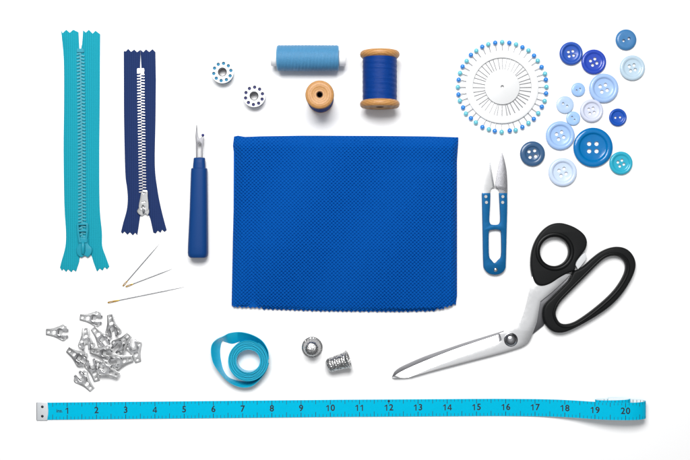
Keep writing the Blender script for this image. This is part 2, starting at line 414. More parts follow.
part('tooth_row', teeth(xcN, 73, 196, 2.9, -1, 6.0, .95, 1, False), M_tooth, zn)
part('tooth_row', teeth(xcN, 73, 196, 2.9, 1, 6.0, .95, 1, False), M_tooth, zn)
mb = MB(); c = W(140.8, 70.8, 1.6); mb.box((c.x-1.8, c.y, 1.6), (3.2, 5.0, 2.2), bev=.4); mb.box((c.x+1.8, c.y, 1.6), (3.2, 5.0, 2.2), bev=.4)
part('top_stop', mb, M_tooth, zn)
sb = [(139.8, 202), (146.6, 202), (148.6, 207), (149.4, 212), (147.6, 215.4), (144.8, 213.6), (141.6, 215.8), (138.0, 213.6), (136.9, 210.6), (139.0, 207)]
sl = part('slider', MB().plate([W(x, y, 3).to_2d() for x, y in sm(sb, 4)], (), 1.1, 3.3, .7, 2), M_chrome, zn)
mb = MB(); mb.tube([W(143, 205, 3.4), W(143.2, 207, 5.0), W(143.5, 211, 5.0), W(143.6, 213.4, 3.2)], [1.0, 1.3, 1.3, 1.0], 10); part('bridge', mb, M_chrome, sl)
pt = w2(side([(141.2, 190.8), (147.0, 190.6), (147.6, 197), (148.4, 206), (147, 210.5), (140.4, 210.8), (138.6, 206.5), (140.0, 198), (141.2, 190.8)], 4)[:-1], 5)
ph = [w2([(143.0, 192.2), (145.2, 192.2), (145.2, 193.6), (143.0, 193.6)], 5), w2([(141.8, 201.6), (145.6, 201.2), (145.6, 202.2), (141.8, 202.6)], 5),
      w2([(141.2, 206.0), (142.4, 206.0), (142.4, 209.0), (141.2, 209.0)], 5), w2([(144.8, 206), (146, 206), (146, 209), (144.8, 209)], 5)]
part('pull_tab', MB().plate(pt, ph, 3.6, 4.5, .2, 2), M_chrome, sl)

# ---------------------------------------------------------------- seam ripper
sr = thing('seam_ripper', 'seam ripper with dark blue plastic handle and steel fork', 'seam ripper', W(198, 200), None)
M_rip = mat('dark_blue_plastic', (18, 62, 122), .42, spec=.1, bump=('noise', 3500, .06))
def hexbar(pts, zc_, mb, seg=20, sq=3.0, flat=.8):
    """superelliptic bar along y: pts = (y_img, x_left, x_right)"""
    v = []; f = []
    for (y, a, b) in pts:
        r = (b-a)/2; rz = r*flat
        for k in range(seg):
            q = 2*PI*k/seg; cq, sq_ = math.cos(q), math.sin(q)
            px = abs(cq)**(2/sq)*math.copysign(1, cq)*r; pz = abs(sq_)**(2/sq)*math.copysign(1, sq_)*rz
            c = W((a+b)/2, y, zc_); v.append((c.x+px, c.y, zc_+pz))
    n = len(pts)
    for i in range(n-1):
        for k in range(seg):
            k2 = (k+1) % seg; f.append((i*seg+k, i*seg+k2, (i+1)*seg+k2, (i+1)*seg+k))
    f.append(tuple(range(seg))); f.append(tuple((n-1)*seg+k for k in range(seg))[::-1])
    mb.add(v, f); return mb
part('handle', hexbar([(168.3, 192.2, 206.6), (168.8, 191.4, 207.2), (172, 191.2, 207.3), (210, 190.0, 207.7), (245, 188.4, 208.0), (253, 188.2, 208.0), (256, 188.7, 207.6), (257.6, 190.2, 206.2)], 8, MB(), flat=.95), M_rip, sr)
part('collar', hexbar([(157.8, 194.4, 204.6), (158.3, 193.8, 205.1), (163, 193.4, 205.3), (168.6, 193.0, 205.7)], 8, MB(), flat=.8), M_rip, sr)
fk = [(196.2, 158.5), (196.0, 149), (196.0, 143), (195.6, 136), (196.5, 124.6), (197.0, 124.8), (197.6, 133), (198.0, 137.2), (199.2, 138.8), (200.8, 138.4), (201.9, 136.4), (203.6, 136.0), (203.9, 139), (203.2, 145), (202.8, 152), (202.6, 158.5)]
part('fork_blade', MB().plate(w2(fk, 8), [w2([(197.8, 144), (199.6, 142.8), (201.2, 143.6), (201.0, 157), (198.0, 157)], 8)], 7.3, 8.7, .3, 2), mat('fork_steel', (118, 118, 122), .45, 1), sr)
mb = MB(); mb.sphere(W(202.9, 135.1, 8.8), 1.5); part('bead', mb, mat('navy_bead', (26, 32, 110), .25), sr)

# ---------------------------------------------------------------- needles
def needle(a, b, label, glen):
    A = W(*a); B = W(*b); L = (B-A).length; ang = math.atan2(B.y-A.y, B.x-A.x)
    o = thing('sewing_needle', label, 'needle', A, 'loose needles'); o.rotation_euler = (0, 0, ang)
    ORG[o.name] = Vector((0, 0, 0))
    mb = MB(); n = 14
    mb.tube([(glen+(L-glen)*k/n, 0, .62) for k in range(n+1)], [.5 if k < n-4 else .5*(1-(k-n+4)/4*.9) for k in range(n+1)], 10)
    part('shaft', mb, M_dark_steel, o)
    rim = [(0, 0), (.7, .7), (3, .95), (glen*.75, .7), (glen+.3, .48), (glen+.3, -.48), (glen*.75, -.7), (3, -.95), (.7, -.7)]
    slot = [(1.4, 0), (2.2, .36), (5.2, .34), (6.2, 0), (5.2, -.34), (2.2, -.36)]
    part('eye', MB().plate([Vector(p) for p in rim], [[Vector(p) for p in slot]], .2, 1.05, .15, 1), M_gold, o)
needle((122.8, 286.3), (159.6, 243.8), 'steepest of three loose steel needles, gold eye beside another eye', 7)
needle((125.6, 286.8), (173.0, 268.6), 'middle loose steel needle, pointing gently up, eye touching the steep one', 8)
needle((107.6, 302.6), (185.2, 286.8), 'longest and lowest loose steel needle, gold eye above the metal fasteners', 12)

# ---------------------------------------------------------------- bobbins
def bobbin(x, y, thread, label, a0):
    h = 10.5; c = W(x, y, h); base = Vector((c.x, c.y, 0))
    o = thing('bobbin', label, 'bobbin', base, 'wound bobbins')
    T = lambda: base
    r = 11.2
    holes = [circ(base.x+8.6*math.cos(a0+2*PI*k/10), base.y+8.6*math.sin(a0+2*PI*k/10), 1.65, 16) for k in range(10)]
    part('flange', MB().plate(circ(base.x, base.y, r, 64), [circ(base.x, base.y, 4.4, 32)]+holes, h-1.4, h, .3, 2), M_white_pl, o)
    part('flange', MB().plate(circ(base.x, base.y, r, 64), [circ(base.x, base.y, 4.4, 32)]+holes, 0.1, 1.5, .3, 2), M_white_pl, o)
    M = Matrix.Translation(base)
    part('hub', MB().lathe([(4.55, .2), (4.55, h-.2), (4.15, h+.15), (3.9, h-.1), (3.9, .2)], 40, M, closed=True), mat('hub_steel', (150, 150, 155), .25, 1), o)
    prof = [(4.7, 1.6)]+[(10.2+.12*math.sin(k*2.6)+.1*random.random(), 1.65+k*.24) for k in range(31)]+[(4.7, h-1.5)]
    part('thread', MB().lathe(prof, 48, M), thread, o)
bobbin(222.3, 71.9, mat('teal_thread', (10, 120, 160), .6, bump=('noise', 4000, .3)), 'sewing machine bobbin with teal thread showing through white flange holes', R(82))
bobbin(254.0, 95.8, mat('navy_thread', (22, 26, 92), .6, bump=('noise', 4000, .3)), 'sewing machine bobbin with dark navy thread showing through white flange holes', R(86))

# ---------------------------------------------------------------- thread spools
def thread_profile(z0, z1, r, pitch=.75, jit=.15, bulge=.4):
    out = []; n = int((z1-z0)/pitch)
    for k in range(n):
        z = z0+(z1-z0)*k/n; b = bulge*math.sin(PI*k/n); j = jit*random.random()
        out += [(r-.22+b+j, z), (r+b+j, z+pitch*.3), (r+b+j, z+pitch*.7)]
    out.append((r-.22, z1)); return out
def ms(name, rgb):
    return mat(name, rgb, .4, 0, spec=.2, sheen=.0, bump=('noise', 3000, .45), var=(1800, .38))
M_thr_blue = ms('royal_blue_thread', (5, 62, 142)); M_thr_light = mat('sky_blue_thread', (84, 148, 190), .36, spec=.38, bump=('noise', 3000, .45), var=(1800, .38))
# light blue cone spool lying on its side, axis along x
r0 = 12.8; o_ = Vector((W(308, 58, r0).x, W(308, 58, r0).y, 0))
o = thing('thread_spool', 'light blue thread on a white plastic tube, lying on its side', 'thread spool', o_, 'thread spools')
AX = Matrix.Translation((o_.x, o_.y, r0)) @ Matrix.Rotation(PI/2, 4, 'Y')
prof = [(7.0, -30.6), (11.6, -30.6), (12.4, -29.6)]+thread_profile(-29.3, 29.3, 12.5, .55, .09, .12)+[(12.4, 29.6), (11.6, 30.4), (7.0, 30.4)]
wob = lambda a, z, r: .12*math.sin(3*a+z*1.9)*(1 if r > 9 else 0)
part('thread', MB().lathe(prof, 64, AX, fn=wob), M_thr_light, o)
part('core_tube', MB().lathe([(4.2, -36), (7.4, -36.4), (7.9, -35.8), (7.9, -31), (7.1, -30.4), (7.1, 30.2), (7.9, 31), (7.9, 36.6), (7.4, 37.2), (4.2, 37.2)], 40, AX, closed=True), M_white_pl, o)
# wooden spool lying, axis along y
def wood_spool(M, parent, h, rf, rt, flt, hole, top_r=None, bot_r=None, flange=None):
    tr = top_r or rf; br = bot_r or rf
    for nm, z0, z1, r, sg in (('flange', h-flt, h, tr, 1), ('flange', 0, flt, br, -1)):
        zi, zo = (z0, z1) if sg > 0 else (z1, z0)
        d = (zo-zi)
        pr = [(hole, zi), (rt-.6, zi), (r-1.6, zi+.15*d), (r-.3, zi+.35*d), (r, zi+.6*d), (r-.5, zi+.86*d), (r-1.6, zo), (r*.55, zo), (r*.5, zo-.05*d), (hole+.9, zo-.04*d), (hole+.2, zo-.14*d), (hole, zo-.3*d)]
        part(nm, MB().lathe(pr, 64, M, closed=True), M_wood, parent)
    part('core', MB().lathe([(hole, .5), (hole+2.2, .5), (hole+2.2, h-.5), (hole, h-.5)], 32, M, closed=True), mat('dark_wood', (70, 40, 22), .7), parent)
r0 = 19.5; ya = W(380, 107.4, r0).y; yb = W(380, 51.4, r0).y
# end face nearest the camera axis: bottom flange
o_ = Vector((W(379.8, 79, r0).x, (ya+yb)/2, 0))
o = thing('thread_spool', 'large wooden spool of royal blue thread lying on its side', 'thread spool', o_, 'thread spools')
L_ = yb-ya
AX = Matrix.Translation((o_.x, ya, r0)) @ Matrix.Rotation(-PI/2, 4, 'X')
wood_spool(AX, o, L_, 19.5, 16.6, 7.2, 3.6)
part('thread', MB().lathe([(6, 6.4)]+thread_profile(6.5, L_-6.5, 16.6, .62, .22, .1)+[(6, L_-6.4)], 72, AX, fn=lambda a, z, r: .1*math.sin(2*a+z*1.3)*(1 if r > 9 else 0)), M_thr_blue, o)
# wooden spool standing
hh = 44.0; c = W(319.6, 94.4, hh); o_ = Vector((c.x, c.y, 0))
o = thing('thread_spool', 'small wooden spool standing on end, dark hole facing up', 'thread spool', o_, 'thread spools')
AX = Matrix.Translation(o_)
wood_spool(AX, o, hh, 13.8, 12.4, 6.5, 2.5, top_r=13.8, bot_r=12.8)
part('thread', MB().lathe([(6, 6)]+thread_profile(4.5, hh-6, 12.6, .9, .3, .4)+[(6, hh-6)], 64, AX), M_thr_blue, o)

# ---------------------------------------------------------------- pin wheel
pc = W(501.8, 87.3)
pw = thing('pin_wheel', 'round white plastic pin wheel holding blue and turquoise pins', 'pin wheel', pc)
M_disc = mat('frosted_white_plastic', (230, 231, 232), .4, 0)
Mp = Matrix.Translation(pc)
part('base_disc', MB().lathe([(1.8, .1), (35.6, .1), (36.0, .4), (36.0, .75), (35.6, .95), (1.8, .95)], 96, Mp, closed=True), M_disc, pw)
part('outer_ring', MB().lathe([(29.2, 1.9), (35.8, 1.9), (36.3, 2.2), (36.3, 2.6), (35.8, 2.9), (29.6, 2.9), (29.2, 2.6)], 96, Mp, closed=True), M_disc, pw)
part('hub_disc', MB().lathe([(1.7, 1.9), (16.9, 1.9), (17.4, 2.3), (17.4, 3.0), (16.9, 3.4), (4.2, 3.4), (3.6, 3.7), (2.0, 3.7), (1.7, 3.4)], 72, Mp, closed=True), M_disc, pw)
M_h1 = mat('turquoise_pearl', (108, 200, 216), .2, 0, spec=.6, coat=.4); M_h2 = mat('blue_pearl', (44, 134, 222), .2, 0, spec=.6, coat=.4)
ordn = ['first', 'second', 'third', 'fourth', 'fifth', 'sixth', 'seventh', 'eighth', 'ninth', 'tenth', 'eleventh', 'twelfth', 'thirteenth', 'fourteenth', 'fifteenth', 'sixteenth', 'seventeenth', 'eighteenth', 'nineteenth', 'twentieth']
protos = {}
for i in range(40):
    col = 'turquoise' if i % 2 == 0 else 'blue'
    a = R(90-i*9+random.uniform(-.8, .8)); rr = 44.6+random.uniform(-.6, .5)
    if col == 'turquoise':
        lab = 'turquoise-headed pin at the very top of the pin wheel' if i == 0 else '%s turquoise-headed pin clockwise from the top of the pin wheel' % ordn[i//2-1]
    else: lab = '%s blue-headed pin clockwise from the top of the pin wheel' % ordn[i//2]
    if col not in protos:
        o = thing('dressmaking_pin', lab, 'pin', (0, 0, 0), 'pins around the pin wheel')
        mb = MB(); mb.tube([(-33.0, 0, 1.42), (-30, 0, 1.42), (-18, 0, 1.42), (-7, 0, 1.46), (0, 0, 2.5)], [.06, .36, .38, .38, .38], 8)
        part('shaft', mb, mat('pin_steel', (205, 205, 208), .3, 1), o)
        mb = MB(); mb.sphere((0, 0, 2.5), 2.35, 20); part('head', mb, M_h1 if col == 'turquoise' else M_h2, o)
        protos[col] = o
    else: o = dup(protos[col], lab, (0, 0, 0))
    o.location = Vector((pc.x+rr*math.cos(a), pc.y+rr*math.sin(a), 0))*S; o.rotation_euler = (0, 0, a+R(random.uniform(-1.5, 1.5)))

# ---------------------------------------------------------------- buttons
def button(x, y, r, col, holes, rot, style, label, rough=.3, hr=None, hd=None):
    """style: 'rim' broad rolled rim and flat well, 'dish' thin rim, 'dome' gently domed face"""
    t = 3.0 if r > 9 else 2.4
    if style == 'rim':   # broad rounded rim
        rw = r*.30
        pr = [(0, .5), (r-1.4, .5), (r-.4, 1.0), (r, 1.9), (r-.3, t), (r-rw*.45, t+.9), (r-rw*.85, t+.6), (r-rw-.4, t-.5), (r-rw-1.2, t-.9), (0, t-.9)]
    elif style == 'dish':
        pr = [(0, .5), (r-1.6, .5), (r-.4, 1.2), (r, 2.0), (r-.4, t-.1), (r*.86, t+.5), (r*.74, t+.2), (r*.66, t-.5), (r*.58, t-.75), (0, t-.8)]
    elif style == 'bowl':
        pr = [(0, .5), (r-1.6, .5), (r-.3, 1.2), (r, 2.0), (r-.3, t), (r*.8, t+.8), (r*.62, t+.5), (r*.52, t-.5), (r*.3, t-1.0), (0, t-1.1)]
    else:
        pr = [(0, .5), (r-1.2, .5), (r-.2, 1.1), (r, 1.6), (r-.3, 2.1), (r*.8, t+.1), (r*.55, t+.2), (r*.3, t), (0, t-.1)]
    # refine profile
    P2 = [Vector(p) for p in pr]; q = [P2[0]]
    q += sm(P2[1:-1], 4, closed=False)+[P2[-1]]
    c = W(x, y, t); base = Vector((c.x, c.y, 0))
    mb = MB().lathe([(max(p.x, 0.0), p.y) for p in q], 72, Matrix.Translation(base))
    name = 'button'
    m = mat('button_'+label.split(',')[0].replace(' ', '_'), col, rough*.7, 0, spec=.32, coat=.06, bump=('noise', 1500, .05), var=(350, .05))
    o = solo(name, mb, m, label, 'button', base, 'loose buttons', angle=50)
    hr = hr or max(.95, r*.125); hd = hd or r*.27
    n = holes; cut = MB()
    for k in range(n):
        a = R(rot)+(2*PI*k/n)+(PI/4 if n == 4 else 0)
        cut.lathe([(0, -1), (hr, -1), (hr, t-1.2 if style != 'dome' else t-.5), (hr*1.25, t+.2), (hr*1.6, t+2), (0, t+2)], 20, Matrix.Translation(base+Vector((hd*math.cos(a), hd*math.sin(a), 0))))
    co = link_mesh('cut', cut, m, None, base); co.location = base*S
    md = o.modifiers.new('b', 'BOOLEAN'); md.object = co; md.operation = 'DIFFERENCE'; md.solver = 'EXACT'
    dg = bpy.context.evaluated_depsgraph_get(); me2 = bpy.data.meshes.new_from_object(o.evaluated_get(dg))
    o.modifiers.clear(); old = o.data; o.data = me2; me2.name = 'button'; bpy.data.meshes.remove(old); bpy.data.objects.remove(co)
    me2.polygons.foreach_set('use_smooth', [True]*len(me2.polygons)); me2.set_sharp_from_angle(angle=R(42))
    return o
button(571.3, 53.2, 11.6, (46, 86, 176), 4, 10, 'rim', 'cobalt blue four-hole button, upper left of the button cluster')
button(594.0, 61.6, 12.4, (42, 72, 178), 4, 25, 'dish', 'shiny royal blue four-hole button beside the cobalt one', .22)
button(626.4, 39.4, 10.4, (66, 122, 174), 2, 22, 'dome', 'steel blue two-hole button, topmost of the cluster', .35)
button(632.6, 67.6, 12.6, (184, 206, 222), 4, 15, 'dish', 'pale aqua four-hole button at the upper right edge', .3)
button(604.0, 88.0, 14.6, (160, 190, 234), 4, 18, 'rim', 'large periwinkle four-hole button below the royal blue one')
button(578.4, 89.4, 6.9, (150, 186, 230), 2, 25, 'dome', 'tiny light blue two-hole button left of the large periwinkle one', .35, hr=.8)
button(565.2, 104.6, 8.7, (176, 200, 230), 2, -32, 'dome', 'small powder blue two-hole button, nearest the pin wheel', .35)
button(573.4, 118.2, 7.0, (156, 192, 234), 2, -48, 'dome', 'tiny light blue two-hole button above the periwinkle one', .35, hr=.85)
button(591.8, 110.6, 11.6, (206, 212, 232), 4, 14, 'rim', 'whitish lavender four-hole button in the middle of the cluster', .3)
button(618.0, 117.2, 8.8, (26, 80, 176), 2, 5, 'dish', 'small bright royal blue two-hole button standing apart at right', .25, hr=1.1)
button(560.4, 135.4, 14.4, (158, 190, 236), 4, 22, 'rim', 'large periwinkle four-hole button touching the big cerulean one')
button(593.2, 147.2, 19.6, (0, 110, 176), 4, 0, 'rim', 'biggest button, glossy cerulean blue with four holes', .2, hr=2.2, hd=5.2)
button(532.6, 153.6, 12.4, (56, 90, 128), 4, 10, 'bowl', 'dark slate blue four-hole button, leftmost of the cluster', .28, hr=1.7, hd=4.0)
button(562.8, 172.0, 14.2, (200, 216, 240), 4, 22, 'rim', 'very pale blue four-hole button, lowest of the cluster')
button(621.2, 163.0, 11.6, (46, 168, 196), 4, 25, 'dish', 'metallic turquoise four-hole button touching the biggest button', .25)

# ---------------------------------------------------------------- thread snips
sn = thing('thread_snips', 'small thread snips with metallic blue spring handle and pointed blades', 'thread snips', W(495, 215))
M_blue_metal = mat('anodised_blue_metal', (0, 88, 140), .38, .35, spec=.2, bump=('noise', 3000, .12), var=(300, .08))
body = side([(482.1, 193), (482.3, 205), (482.8, 230), (483.4, 262), (484.6, 269), (489.0, 273.4), (495, 274.8), (501, 273.4), (505.2, 269), (506.0, 262), (506.8, 230), (507.4, 205), (507.2, 193)], 4)
body += side([(499.2, 193), (499.8, 205), (500.4, 219), (499.6, 223.2), (497.6, 224.6), (492.2, 224.6), (490.2, 223.2), (489.4, 219), (490.2, 205), (490.5, 193)], 4)
win = side([(490.4, 230.0), (495, 229.4), (499.6, 230.0), (501.0, 232), (501.4, 242), (501.2, 256), (498.4, 260), (494.8, 263.2), (491.6, 260), (489.2, 256), (488.8, 242), (489.0, 232), (490.4, 230.0)], 3)[:-1]
rv = [(485.8, 196.6), (486.4, 202.4), (502.8, 196.6), (502.6, 202.4)]
part('spring_handle', MB().plate(w2(body, 5), [w2(win, 5)], .5, 5.0, .55, 2), M_blue_metal, sn)
lb = side([(488.4, 152.2), (485.4, 161), (483.2, 172), (482.4, 184), (482.5, 197)], 4)+[(490.0, 197), (490.3, 192)]+side([(491.2, 188.8), (493.0, 187.4), (494.6, 187.2)], 3)
part('blade', MB().plate(w2(lb, 2.5), (), 1.9, 2.9, .25, 1), mat('bright_steel', (240, 240, 241), .22, 1), sn)
e = w2([(488.4, 152.4), (494.6, 187.2), (493.0, 188.0), (487.3, 157.6)], 3)
part('cutting_edge', MB().plate(e, (), 2.5, 3.05, .05, 1), M_dark_steel, sn)
rb = [(501.9, 151.8)]+side([(499.4, 162), (496.4, 176), (494.9, 187.2)], 3)+side([(496.6, 187.8), (498.4, 189.6), (499.4, 193), (499.6, 197)], 3)+side([(507.0, 197), (507.1, 184), (506.2, 170), (504.2, 160)], 4)
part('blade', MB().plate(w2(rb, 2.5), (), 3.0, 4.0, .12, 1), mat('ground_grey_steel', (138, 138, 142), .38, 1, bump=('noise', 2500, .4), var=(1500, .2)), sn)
for p in rv:
    c = W(*p, 5.0); part('rivet', MB().lathe([(0, .6), (1.5, .5), (1.75, .2), (1.75, -1)], 20, Matrix.Translation((c.x, c.y, 5.0))), M_chrome, sn)
c = W(495.6, 269.6, 5.0); part('screw', MB().lathe([(0, 1.5), (1.2, 1.3), (2.0, .7), (2.2, 0), (2.2, -1)], 24, Matrix.Translation((c.x, c.y, 5.0))), M_chrome, sn)

# ---------------------------------------------------------------- shears
sc = thing('scissors', 'large tailor shears with black plastic handles and long steel blades', 'scissors', W(500, 310))
A = (385, 290, 4.3125); B = (520, 215, 3.68)
def za(p): return (A[0]+p[0]/A[2], A[1]+p[1]/A[2])
def zb(p): return (B[0]+p[0]/B[2], B[1]+p[1]/B[2])
front = [za(p) for p in [(110, 376)]]+side([za(p) for p in [(180, 356), (250, 337), (400, 298), (500, 272), (560, 254), (595, 241), (620, 222), (636, 190), (655, 140)]], 4)
front += [zb(p) for p in [(75, 318), (120, 282), (160, 245), (185, 218), (150, 215), (80, 225), (45, 225)]]
front += side([za(p) for p in [(618, 20), (606, 70), (590, 120), (572, 148), (548, 167), (512, 181), (494, 188)]], 4)
front += side([za(p) for p in [(500, 205), (492, 226), (400, 260), (290, 300), (200, 334), (140, 360), (104, 375)]], 6)
part('blade', MB().plate(w2(front, 4), (), 2.9, 4.5, .18, 1), M_steel, sc)
# hollow-ground bevel on the front blade, sloping down to the cutting edge
up = side([za(p) for p in [(30, 379), (64, 358), (110, 335), (200, 297), (300, 258), (400, 224), (488, 195)]], 6)
dn = side([za(p) for p in [(40, 380), (104, 376), (150, 358), (200, 336), (290, 302), (400, 262), (492, 228)]], 6)
mb = MB(); v = []; f = []
for (u_, d_) in zip(up, dn):
    a = W(*u_, 4.0); a.z = 2.2; b = W(*d_, 4.5); b.z = 4.5
    m_ = (a+b)/2; m_.z = 3.5
    v += [a, m_, b]
for i in range(len(up)-1):
    for k in (0, 1): f.append((i*3+k, i*3+k+1, i*3+k+4, i*3+k+3))
fr2 = MB().add([tuple(p) for p in v], f)
# close underneath
n_ = len(v); v2 = [(p[0], p[1], 1.9) for p in v]; f2 = []
brim = [i*3 for i in range(len(up))]+[(len(up)-1)*3+1]+[i*3+2 for i in reversed(range(len(up)))]+[1]
fr2.v += v2
for i in range(len(brim)):
    a, b = brim[i], brim[(i+1) % len(brim)]; fr2.f.append((a, b, b+n_, a+n_)); fr2.mi.append(0)
part('bevel', fr2, M_steel_edge, sc, angle=20)
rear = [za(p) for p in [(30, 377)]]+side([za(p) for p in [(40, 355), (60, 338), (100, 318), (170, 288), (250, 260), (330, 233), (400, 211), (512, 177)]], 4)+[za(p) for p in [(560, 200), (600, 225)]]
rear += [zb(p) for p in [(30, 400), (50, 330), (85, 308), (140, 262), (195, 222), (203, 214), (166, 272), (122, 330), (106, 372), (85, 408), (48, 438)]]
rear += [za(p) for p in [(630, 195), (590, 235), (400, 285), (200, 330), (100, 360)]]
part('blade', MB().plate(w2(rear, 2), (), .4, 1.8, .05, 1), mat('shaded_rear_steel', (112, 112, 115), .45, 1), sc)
stp = [zb(p) for p in [(200, 178), (222, 150), (236, 138), (244, 150), (240, 166), (222, 190), (212, 200)]]
part('stopper', MB().plate(w2(stp, 4), (), 2.8, 5.6, .4, 2), mat('pale_grey_plastic', (214, 216, 218), .4), sc)
# handles
th = [(50, 238), (41, 205), (39, 170), (44, 130), (58, 92), (82, 58), (112, 36), (146, 29), (182, 37), (214, 53), (237, 74), (246, 98), (241, 124), (224, 147), (208, 170), (203, 188), (200, 204), (176, 214), (146, 230), (112, 252), (84, 261), (64, 256)]
hole = [(76, 133), (83, 107), (102, 88), (130, 81), (158, 88), (177, 108), (184, 134), (177, 160), (158, 179), (130, 186), (102, 179), (83, 160)]
hz = 9.0
tho = [W(*zb(p), 6).to_2d() for p in th]; ho = [W(*zb(p), 6).to_2d() for p in hole]
part('handle', MB().plate(sm(tho, 5), [sm([Vector(((p-Vector((W(*zb((130, 133)), 6).x, W(*zb((130, 133)), 6).y)))*1.16)+Vector((W(*zb((130, 133)), 6).x, W(*zb((130, 133)), 6).y))) for p in ho], 4)], .6, 8.4, 2.2, 5), M_black, sc)
cc = W(*zb((128, 135)), 8)
part('grip_ring', MB().lathe([(14.4, 1.0), (14.2, 5), (14.6, 8.2), (16.0, 9.6), (17.6, 9.9), (18.7, 9.3), (19.2, 8.0), (19.2, 1.0)], 64, Matrix.Translation((cc.x, cc.y, 0)), closed=True), M_black2, sc)
fh = [(196, 208), (214, 200), (236, 186), (262, 162), (296, 136), (330, 121), (364, 117), (394, 127), (415, 150), (424, 180), (418, 212), (400, 250), (372, 292), (334, 332), (288, 366), (238, 396), (196, 418), (158, 432), (124, 430), (98, 410), (85, 382), (84, 350), (94, 326), (118, 302), (150, 270), (178, 240)]
fhh = [(131, 368), (134, 346), (148, 320), (176, 290), (212, 254), (250, 216), (286, 180), (314, 158), (344, 150), (370, 157), (386, 178), (387, 204), (374, 236), (350, 272), (318, 306), (276, 342), (236, 372), (200, 394), (168, 402), (144, 394)]
fo_ = sm([W(*zb(p), 5).to_2d() for p in fh], 5); fi = sm([W(*zb(p), 5).to_2d() for p in fhh], 5)
part('handle', MB().plate(fo_, [fi], .3, 8.6, 2.3, 5), M_black, sc)
# raised inner lip of the finger loop
def offs(lp, d):
    n = len(lp); out = []; sg = 1 if sarea(lp) > 0 else -1
    for i in range(n):
        t = (lp[(i+1) % n]-lp[i-1]).normalized(); out.append(lp[i]+Vector((t.y, -t.x))*d*sg)
    return out
part('grip_lip', MB().plate(offs(fi, 3.6), [offs(fi, .9)], 2, 9.5, 1.1, 4), M_black2, sc)
pv = W(*za((543, 215)), 5)
mb = MB().lathe([(0, 3.4), (2.5, 3.2), (4.6, 2.3), (5.8, 1.0), (6.3, .2), (6.9, 0), (6.9, -.8), (0, -.8)], 48, Matrix.Translation((pv.x, pv.y, 4.9)))
pv_o = part('pivot_screw', mb, mat('screw_steel', (175, 175, 178), .2, 1, bump=('noise', 1200, .25)), sc)

# ---------------------------------------------------------------- tape measure
tp_xz = [(38, .75), (150, .75), (300, .75), (450, .75), (520, .9), (548, 2.4), (572, 6.5), (592, 12), (608, 16), (622, 17.8), (634, 17.4), (642, 14.6), (645.5, 10), (643.5, 5), (637, 2.0), (626, 1.4), (610, 1.7), (600, 3.4), (595.5, 7), (597, 11), (604, 13.6), (616, 14.4), (626, 12.6), (630, 9), (627, 5.4), (618, 4.0), (608, 4.6)]
P_ = [Vector((p[0], p[1])) for p in sm([((x-CX)*(H-z)/H, z) for x, z in tp_xz], 10, closed=False)]
acc = [0]
for i in range(1, len(P_)): acc.append(acc[-1]+(P_[i]-P_[i-1]).length)
acc = np.array(acc); PX = np.array([p.x for p in P_]); PZ = np.array([p.y for p in P_])
LT = acc[-1]
def tape_yc(s):
    return float(np.interp(s, [0, 303, 455, 520, 562, 600, LT], [CY-411.2, CY-408.2, CY-407.3, CY-407.6, CY-408.4, CY-408.2, CY-405.6]))
def tpos(s, t, off=0.0):
    x = np.interp(s, acc, PX); z = np.interp(s, acc, PZ)
    d = .6; tx = np.interp(s+d, acc, PX)-np.interp(s-d, acc, PX); tz = np.interp(s+d, acc, PZ)-np.interp(s-d, acc, PZ)
    l = math.hypot(tx, tz) or 1; nx, nz = -tz/l, tx/l
    return Vector((x+nx*off, tape_yc(s)+t, z+nz*off))
tmo = thing('tape_measure', 'turquoise inch tape measure laid straight with its right end coiled', 'tape measure', W(340, 409))
HW = 8.55
ss = sorted(set(list(np.arange(0, 470, 12.0))+list(np.arange(470, LT, 1.1))+[LT]))
tv = []; tf = []; mi = []
for s_ in ss:
    tv += [tpos(s_, -HW, .3), tpos(s_, HW, .3), tpos(s_, HW, -.3), tpos(s_, -HW, -.3)]
for i in range(len(ss)-1):
    for k in range(4):
        k2 = (k+1) % 4; tf.append((i*4+k, i*4+k2, (i+1)*4+k2, (i+1)*4+k)[::-1]); mi.append(1 if k == 2 else 0)
tf.append((0, 1, 2, 3)); tf.append(tuple((len(ss)-1)*4+k for k in (3, 2, 1, 0))); mi += [0, 0]
tmb = MB(); tmb.add(tv, tf); tmb.mi = mi
M_tape = mat('turquoise_tape', (0, 186, 224), .55, spec=.04, bump=('noise', 2600, .15), var=(500, .05)); M_tape_b = mat('tape_white_back', (236, 244, 246), .5)
part('ribbon', tmb, [M_tape, M_tape_b], tmo, weld=False, angle=30)
inch = 29.2; s1 = 29.3
marks = MB()
def tick(s, t0, t1, wd, off=.34):
    a, b, c_, d_ = tpos(s-wd/2, t0, off), tpos(s+wd/2, t0, off), tpos(s+wd/2, t1, off), tpos(s-wd/2, t1, off)
    marks.add([a, b, c_, d_], [(0, 1, 2, 3)])
k = 0
while True:
    s_ = s1-inch*.625+k*inch/8
    if s_ > LT-2: break
    e8 = (k+3) % 8   # 0 at whole inches
    if s_ > 11:
        if e8 == 0: tick(s_, HW-.25, HW-4.6, .62); tick(s_, -HW+.25, -HW+4.6, .62)
        elif e8 == 4: tick(s_, HW-.25, HW-4.2, .5); tick(s_, -HW+.25, -HW+5.2, .5)
        else: tick(s_, HW-.25, HW-2.6, .36); tick(s_, -HW+.25, -HW+3.0, .36)
        if 560 < s_ < 655: tick(s_, HW-.25, HW-3.4, .45, -.34)
    k += 1
